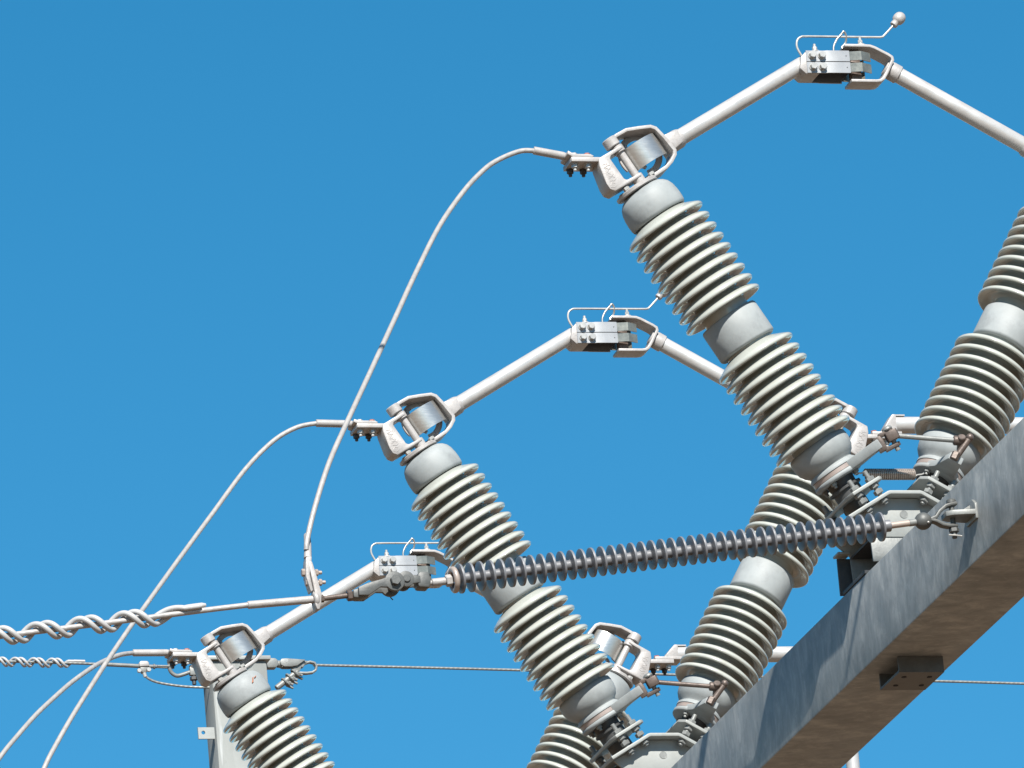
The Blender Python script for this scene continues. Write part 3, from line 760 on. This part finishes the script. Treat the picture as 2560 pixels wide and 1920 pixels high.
for z_ in (-1.132, -1.164):
    m = MB(); xc = -2.358 + (-1.132 - z_) * .3
    m.hexnut((xc - .036, YD, z_), (xc - .022, YD, z_), .0125); m.rod((xc - .022, YD, z_), (xc + .03, YD, z_ + .0005), .006, 12); m.hexnut((xc + .008, YD, z_), (xc + .018, YD, z_), .011); m.build('bolt', M['pink'], de)

def cpoint(x):
    for a, b_ in zip(cond, cond[1:]):
        if b_[0] <= x <= a[0]:
            t = (a[0] - x) / (a[0] - b_[0]); return Vector(a).lerp(Vector(b_), t)
    return Vector(cond[-1])
dm = thing('spiral_damper', (-3.2, YD, -1.31), 'pair of thick pale rods spiralling round the conductor near the left edge', 'damper')
for q in (0, 1):
    m = MB(); pts = []
    x0 = -2.712 - .016 * q; x1 = -3.95
    nn = 400
    for k in range(nn + 1):
        x = x0 + (x1 - x0) * k / nn
        c = cpoint(x); dist = x0 - x
        wind = max(0, dist - .055)
        R2 = .0168 + .0070 * min(1, wind / .08)
        a = -2 * math.pi * (wind - .045 * min(1, wind / .1)) / .1415 + (2.4 if q else 1.55)
        pts.append(c + Vector((0, R2 * math.cos(a), R2 * math.sin(a))))
    m.tube(pts, lambda u: .0090 * min(1, .6 + u * 40), 12, 1); m.build('spiral_rod', M['pvc'], dm)

# ------------------------------------------------------------------ jumper cables
def jumper(name, pts, label, sleeve, pad, rad=.0086, lower=None):
    r = thing(name, pts[len(pts) // 2], label, 'cable', 'jumper cables leaving the hinge heads')
    m = MB(); m.tube(pts, rad, 14, 10); m.build('cable', M['wire'], r)
    m = MB(); m.lathe(sleeve[0], Vector(sleeve[1]) - Vector(sleeve[0]), [(.0115, 0), (.0138, .002), (.0138, (Vector(sleeve[1]) - Vector(sleeve[0])).length - .012), (.011, (Vector(sleeve[1]) - Vector(sleeve[0])).length)], 24)
    m.build('compression_sleeve', M['cast'], r)
    m = MB(); m.prism(pad[0], X, Z, Y, pad[1], pad[2]); m.build('cable_lug', M['cast'], r, bev=.002)
    if lower: lower(r)
    return r
J1 = [(-2.3721, -1.21, -1.0572), (-2.3644, -1.2078, -1.0169), (-2.3238, -1.1808, -0.904), (-2.2431, -1.0981, -0.7325), (-2.1387, -0.9781, -0.5566), (-1.9974, -0.7963, -0.3298), (-1.8456, -0.5901, -0.0876), (-1.695, -0.3886, 0.1537), (-1.5518, -0.219, 0.3744), (-1.4311, -0.1119, 0.5301), (-1.3462, -0.0575, 0.6211), (-1.2776, -0.0275, 0.6766), (-1.1837, -0.0045, 0.7215), (-1.122, 0.0, 0.724)]
def lower1(r):
    m = MB(); m.tube([(-2.344, -1.13, -.985), (-2.361, -1.19, -1.035), (-2.370, -1.21, -1.085)], lambda u: .0105 + .002 * u, 16, 5); m.build('lower_sleeve', M['cast'], r)
    m = MB(); m.prism([(-2.379, -1.085), (-2.361, -1.083), (-2.364, -1.11), (-2.372, -1.14), (-2.365, -1.195), (-2.373, -1.20), (-2.385, -1.15), (-2.383, -1.11)], X, Z, Y, YD - .019, YD + .019); m.build('lower_lug', M['cast'], r, bev=.003)
ly0, ly1 = -.045, .05
jumper('jumper_cable', J1, 'long pale cable looping from the topmost hinge down to the conductor dead end',
       ((-1.135, 0, .7265), (-1.022, 0, .706)), ([(-1.030, .699), (-1.012, .6895), (-.945, .6895), (-.938, .694), (-.950, .7), (-1.008, .7005), (-1.028, .712)], ly0, ly1), lower=lower1)
J2 = [(-1.156, 2.864, 0.7035), (-1.235, 2.8582, 0.685), (-1.3334, 2.8366, 0.6254), (-1.4624, 2.7778, 0.4982), (-1.628, 2.6561, 0.2945), (-1.8013, 2.4993, 0.0805), (-1.915, 2.3862, -0.0615), (-2.0092, 2.2892, -0.1798), (-2.0925, 2.2021, -0.2855), (-2.1799, 2.11, -0.3994), (-2.2299, 2.0576, -0.466), (-2.3791, 1.9075, -0.6706), (-2.4741, 1.8202, -0.8107), (-2.5268, 1.776, -0.8961), (-2.6034, 1.7204, -1.0469), (-2.656, 1.7, -1.194), (-2.73, 1.62, -1.7), (-2.76, 1.5, -2.6)]
jumper('jumper_cable', J2, 'pale cable from the middle hinge running down past spiral rods to the bottom edge',
       ((-1.160, S, .7035), (-1.020, S, .7005)), ([(-1.030, .6945), (-1.018, .6895), (-.945, .6895), (-.938, .694), (-.950, .7), (-1.010, .7005), (-1.028, .706)], S + ly0, S + ly1))
J3 = [(-1.163, 5.728, 0.7005), (-1.238, 5.66, 0.672), (-1.333, 5.56, 0.615), (-1.412, 5.453, 0.554), (-1.514, 5.361, 0.472), (-1.604, 5.269, 0.389), (-1.703, 5.178, 0.294), (-1.8, 5.086, 0.189), (-1.905, 4.994, 0.068), (-2.03, 4.903, -0.102), (-2.141, 4.811, -0.307), (-2.25, 4.7, -.65), (-2.33, 4.5, -1.6)]
jumper('jumper_cable', J3, 'greyer cable curving from the lowest hinge down to the lower left corner',
       ((-1.168, 2 * S, .7005), (-1.020, 2 * S, .7005)), ([(-1.030, .6945), (-1.018, .6895), (-.945, .6895), (-.938, .694), (-.950, .7), (-1.010, .7005), (-1.028, .706)], 2 * S + ly0, 2 * S + ly1), rad=.0092)

# ------------------------------------------------------------------ bus tubes behind the right hinges
def bus(n_, label):
    y0 = S * n_
    r = thing('bus_tube', (1.5, y0, .70), label, 'bus tube', 'horizontal bus tubes behind the right posts')
    zc = .704 if n_ == 1 else .686
    m = MB(); m.lathe((1.045, y0, zc), X, [(.025, 0), (.0315, .0), (.0315, .88), (.025, .883)], 40); m.build('tube', M['tube'], r)
    m = MB(); m.strip([(.945, .660), (1.060, .660)], .012, X, Z, Y, y0 - .045, y0 + .045); m.build('terminal_plate', M['cast'], r, bev=.002)
    m = MB(); m.prism([(.985, .6665), (1.048, .6665), (1.048, zc + .034), (1.034, zc + .034)], X, Z, Y, y0 - .03, y0 + .03); m.build('end_bracket', M['cast'], r, bev=.003)
    m = MB(); m.strip([(1.050, zc + .033), (1.085, zc + .033)], .005, X, Z, Y, y0 - .02, y0 + .02); m.build('weld_tab', M['cast'], r)
    return r
bus(1, 'shiny horizontal tube behind the link rod, running right behind a porcelain post to the beam')
bus(2, 'shiny horizontal tube beyond the lower porcelain post, ending at the beam near the bottom')

# ------------------------------------------------------------------ overhead shield wires on the column tops
YW = 8.53
sw = thing('shield_wire', (1.2, YW, 1.47), 'thin grey strand running right from the column top clamp, behind the posts', 'wire', 'overhead shield wires')
m = MB(); m.tube([(.337, YW, 1.490), (1.19, YW, 1.466), (1.97, YW, 1.440), (3.1, YW, 1.408), (4.4, YW, 1.375), (9, YW, 1.30), (18, YW, 1.25)], .0056, 12, 10); m.build('strand', M['steel_wire'], sw)
swl = thing('shield_wire', (-.9, YW, 1.51), 'thin grey strand leaving the column top to the left edge, wrapped by small spirals', 'wire', 'overhead shield wires')
m = MB(); m.tube([(-.56, YW, 1.496), (-.75, YW, 1.503), (-1.2, YW, 1.515), (-2, YW, 1.52), (-6, YW, 1.50), (-16, YW, 1.48)], .0056, 12, 10); m.build('strand', M['steel_wire'], swl)
m = MB(); m.rod((-.40, YW, 1.487), (-.575, YW, 1.4965), .0085, 18); m.build('grip_rod', M['galv'], swl)
sd2 = thing('spiral_damper', (-.9, YW, 1.51), 'small pale rods spiralling round the thin shield wire at the left edge', 'damper')
for q in (0, 1):
    m = MB(); pts = []
    for k in range(301):
        x = -.655 - .025 * q - (.75) * k / 300; dist = -.655 - .025 * q - x
        z_ = 1.5 + (-.66 - x) * .026
        wind = max(0, dist - .045)
        a = -2 * math.pi * wind / .079 + (1.35 if q else 1.5)
        R2 = .0105 + .0058 * min(1, wind / .05)
        pts.append((x, YW + R2 * math.cos(a), z_ + R2 * math.sin(a)))
    m.tube(pts, .0060, 10, 1); m.build('spiral_rod', M['pvc'], sd2)
sh = thing('shackle', (-.25, YW, 1.47), 'grey shackle and eye bolt holding the shield wire to the left face of the column', 'shackle')
m = MB(); m.rod((-.400, YW, 1.487), (-.345, YW, 1.486), .008, 14); m.torus((-.357, YW, 1.486), (1, 0, 0), .008, .004, 20, 8); m.build('eye_rod', M['galv'], sh)
m = MB(); m.tube([(-.345, YW - .008, 1.486), (-.290, YW - .010, 1.484), (-.275, YW, 1.484), (-.290, YW + .010, 1.484), (-.345, YW + .008, 1.486)], .0045, 8, 5); m.build('eye', M['galv'], sh)
m = MB(); m.tube([(-.262, YW - .008, 1.512), (-.284, YW - .008, 1.505), (-.292, YW - .004, 1.484), (-.284, YW, 1.460), (-.262, YW, 1.445), (-.235, YW, 1.450), (-.205, YW, 1.460), (-.175, YW, 1.464)], .0085, 12, 5); m.build('shackle_bow', M['galv'], sh)
m = MB(); m.tube([(-.262, YW - .008, 1.512), (-.235, YW - .006, 1.510), (-.175, YW, 1.500)], .0085, 12, 4); m.build('shackle_arm', M['galv'], sh)
m = MB(); m.box((-.205, YW - .012, 1.445), (-.131, YW + .012, 1.482)); m.build('anchor_tongue', M['galv'], sh, bev=.003)
m = MB(); m.rod((-.188, YW, 1.492), (-.188, YW, 1.405), .009, 14); m.hexnut((-.188, YW, 1.440), (-.188, YW, 1.424), .017); m.hexnut((-.188, YW, 1.49), (-.188, YW, 1.476), .017); m.build('shackle_bolt', M['dark_bolt'], sh)
gc = thing('ground_clamp', (-.405, YW, 1.48), 'small pale bolted clamp gripping the shield wire left of the column', 'clamp')
m = MB(); m.prism([(-.424, 1.482), (-.424, 1.500), (-.416, 1.507), (-.388, 1.507), (-.381, 1.500), (-.381, 1.484)], X, Z, Y, YW - .016, YW + .016); m.build('clamp_body', M['cast'], gc, bev=.004)
m = MB(); m.prism([(-.421, 1.480), (-.384, 1.481), (-.390, 1.462), (-.402, 1.452), (-.414, 1.458)], X, Z, Y, YW - .013, YW + .013); m.build('clamp_jaw', M['galv'], gc, bev=.003)
m = MB(); m.hexnut((-.428, YW - .027, 1.462), (-.428, YW - .015, 1.462), .010); m.hexnut((-.386, YW - .027, 1.466), (-.386, YW - .015, 1.466), .010); m.rod((-.405, YW - .01, 1.455), (-.400, YW - .01, 1.436), .008, 12); m.build('clamp_bolts', M['zinc'], gc)
gl = MB(); gl.tube([(-.402, YW - .01, 1.445), (-.385, YW - .01, 1.428), (-.345, YW - .01, 1.412), (-.27, YW - .015, 1.397), (-.20, YW - .02, 1.389), (-.132, YW - .03, 1.384)], .0055, 10, 8)
o_ = gl.build('ground_lead', M['steel_wire'], None, (-.27, YW, 1.40 + ZO), off=(-.27, YW, 1.40))
tag(o_, 'short grey ground wire drooping from the pale clamp to the column face', 'wire')

dc = thing('dead_end_clamp', (.25, YW, 1.47), 'grey cast clamp with an oval loop, holding the shield wire right of the column', 'clamp')
m = MB(); m.prism([(.112, 1.520), (.168, 1.516), (.178, 1.510), (.180, 1.486), (.170, 1.474), (.112, 1.474)], X, Z, Y, YW - .02, YW + .02); m.build('link_box', M['galv'], dc, bev=.004)
m = MB(); m.rod((.178, YW, 1.495), (.200, YW, 1.494), .016, 16); m.build('link_eye', M['galv'], dc)
for s_ in (-1, 1):
    m = MB(); m.prism([(.190, 1.486), (.187, 1.500), (.195, 1.512), (.215, 1.514), (.300, 1.508), (.262, 1.482), (.235, 1.478), (.205, 1.478)], X, Z, Y, YW + s_ * .018 - .005, YW + s_ * .018 + .005); m.build('side_plate', M['galv'], dc, bev=.002)
m = MB(); m.prism([(.245, 1.482), (.262, 1.508), (.320, 1.506), (.300, 1.490), (.282, 1.478), (.275, 1.462), (.258, 1.452), (.245, 1.462)], X, Z, Y, YW - .012, YW + .012); m.build('clamp_body', M['galv'], dc, bev=.003)
loop = [(.285, 1.478), (.300, 1.496), (.322, 1.503), (.342, 1.498), (.350, 1.483), (.346, 1.466), (.330, 1.456), (.305, 1.453), (.270, 1.454)]
m = MB(); m.strip([(a_, b_) for a_, b_ in loop], .009, X, Z, Y, YW - .012, YW + .012); m.build('loop', M['galv'], dc, bev=.003)
m = MB(); m.rod((.266, YW, 1.462), (.168, YW, 1.388), .0125, 16); m.build('keeper_bar', M['galv'], dc)
m = MB(); m.rod((.215, YW - .024, 1.503), (.215, YW + .024, 1.503), .009, 14); m.build('clamp_pin', M['zinc'], dc)
for (x_, z_) in ((.256, 1.454), (.232, 1.434), (.212, 1.414)):
    m = MB(); m.torus((x_ - .006, YW, z_ + .002), (.8, 0, .6), .015, .005, 20, 8); m.rod((x_, YW - .012, z_ - .004), (x_ + .028, YW - .012, z_ - .014), .006, 10); m.hexnut((x_ + .006, YW - .012, z_ - .006), (x_ + .016, YW - .012, z_ - .010), .010)
    m.rod((x_ + .004, YW + .012, z_ - .010), (x_ + .034, YW + .012, z_ - .022), .0055, 10); m.build('u_bolt', M['galv'], dc)

nw = MB(); nw.tube([(-18, -2.51, 1.50), (-6, -2.51, 1.505), (0, -2.51, 1.512), (6, -2.51, 1.505), (18, -2.51, 1.50)], .012, 12, 8)
o_ = nw.build('shield_wire', M['steel_wire'], None, (0, -2.51, 1.5 + ZO), off=(0, -2.51, 1.5))
tag(o_, 'shield wire over the near column above the upper right of the picture', 'wire', 'overhead shield wires')

# ------------------------------------------------------------------ vertical operating pipe behind the beam
dp = thing('operating_pipe', (.634, 2.5, -ZO), 'white vertical pipe coming out below the beam at the bottom right', 'pipe')
m = MB(); m.rod((.634, 2.5, -ZO), (.634, 2.5, -.40), .0245, 28); m.build('pipe', M['tube'], dp)
m = MB(); m.strip([(.148, -.90), (.36, -.90), (.40, -.885), (.56, -.55), (.612, -.53)], .014, X, Z, Y, 2.48, 2.52); m.build('guide_arm', M['galv'], dp, bev=.002)
m = MB(); m.rod((.634, 2.5, -.57), (.634, 2.5, -.49), .033, 28); m.build('guide_collar', M['galv'], dp)

for o in list(bpy.data.objects):
    if 'origin' in o: del o['origin']
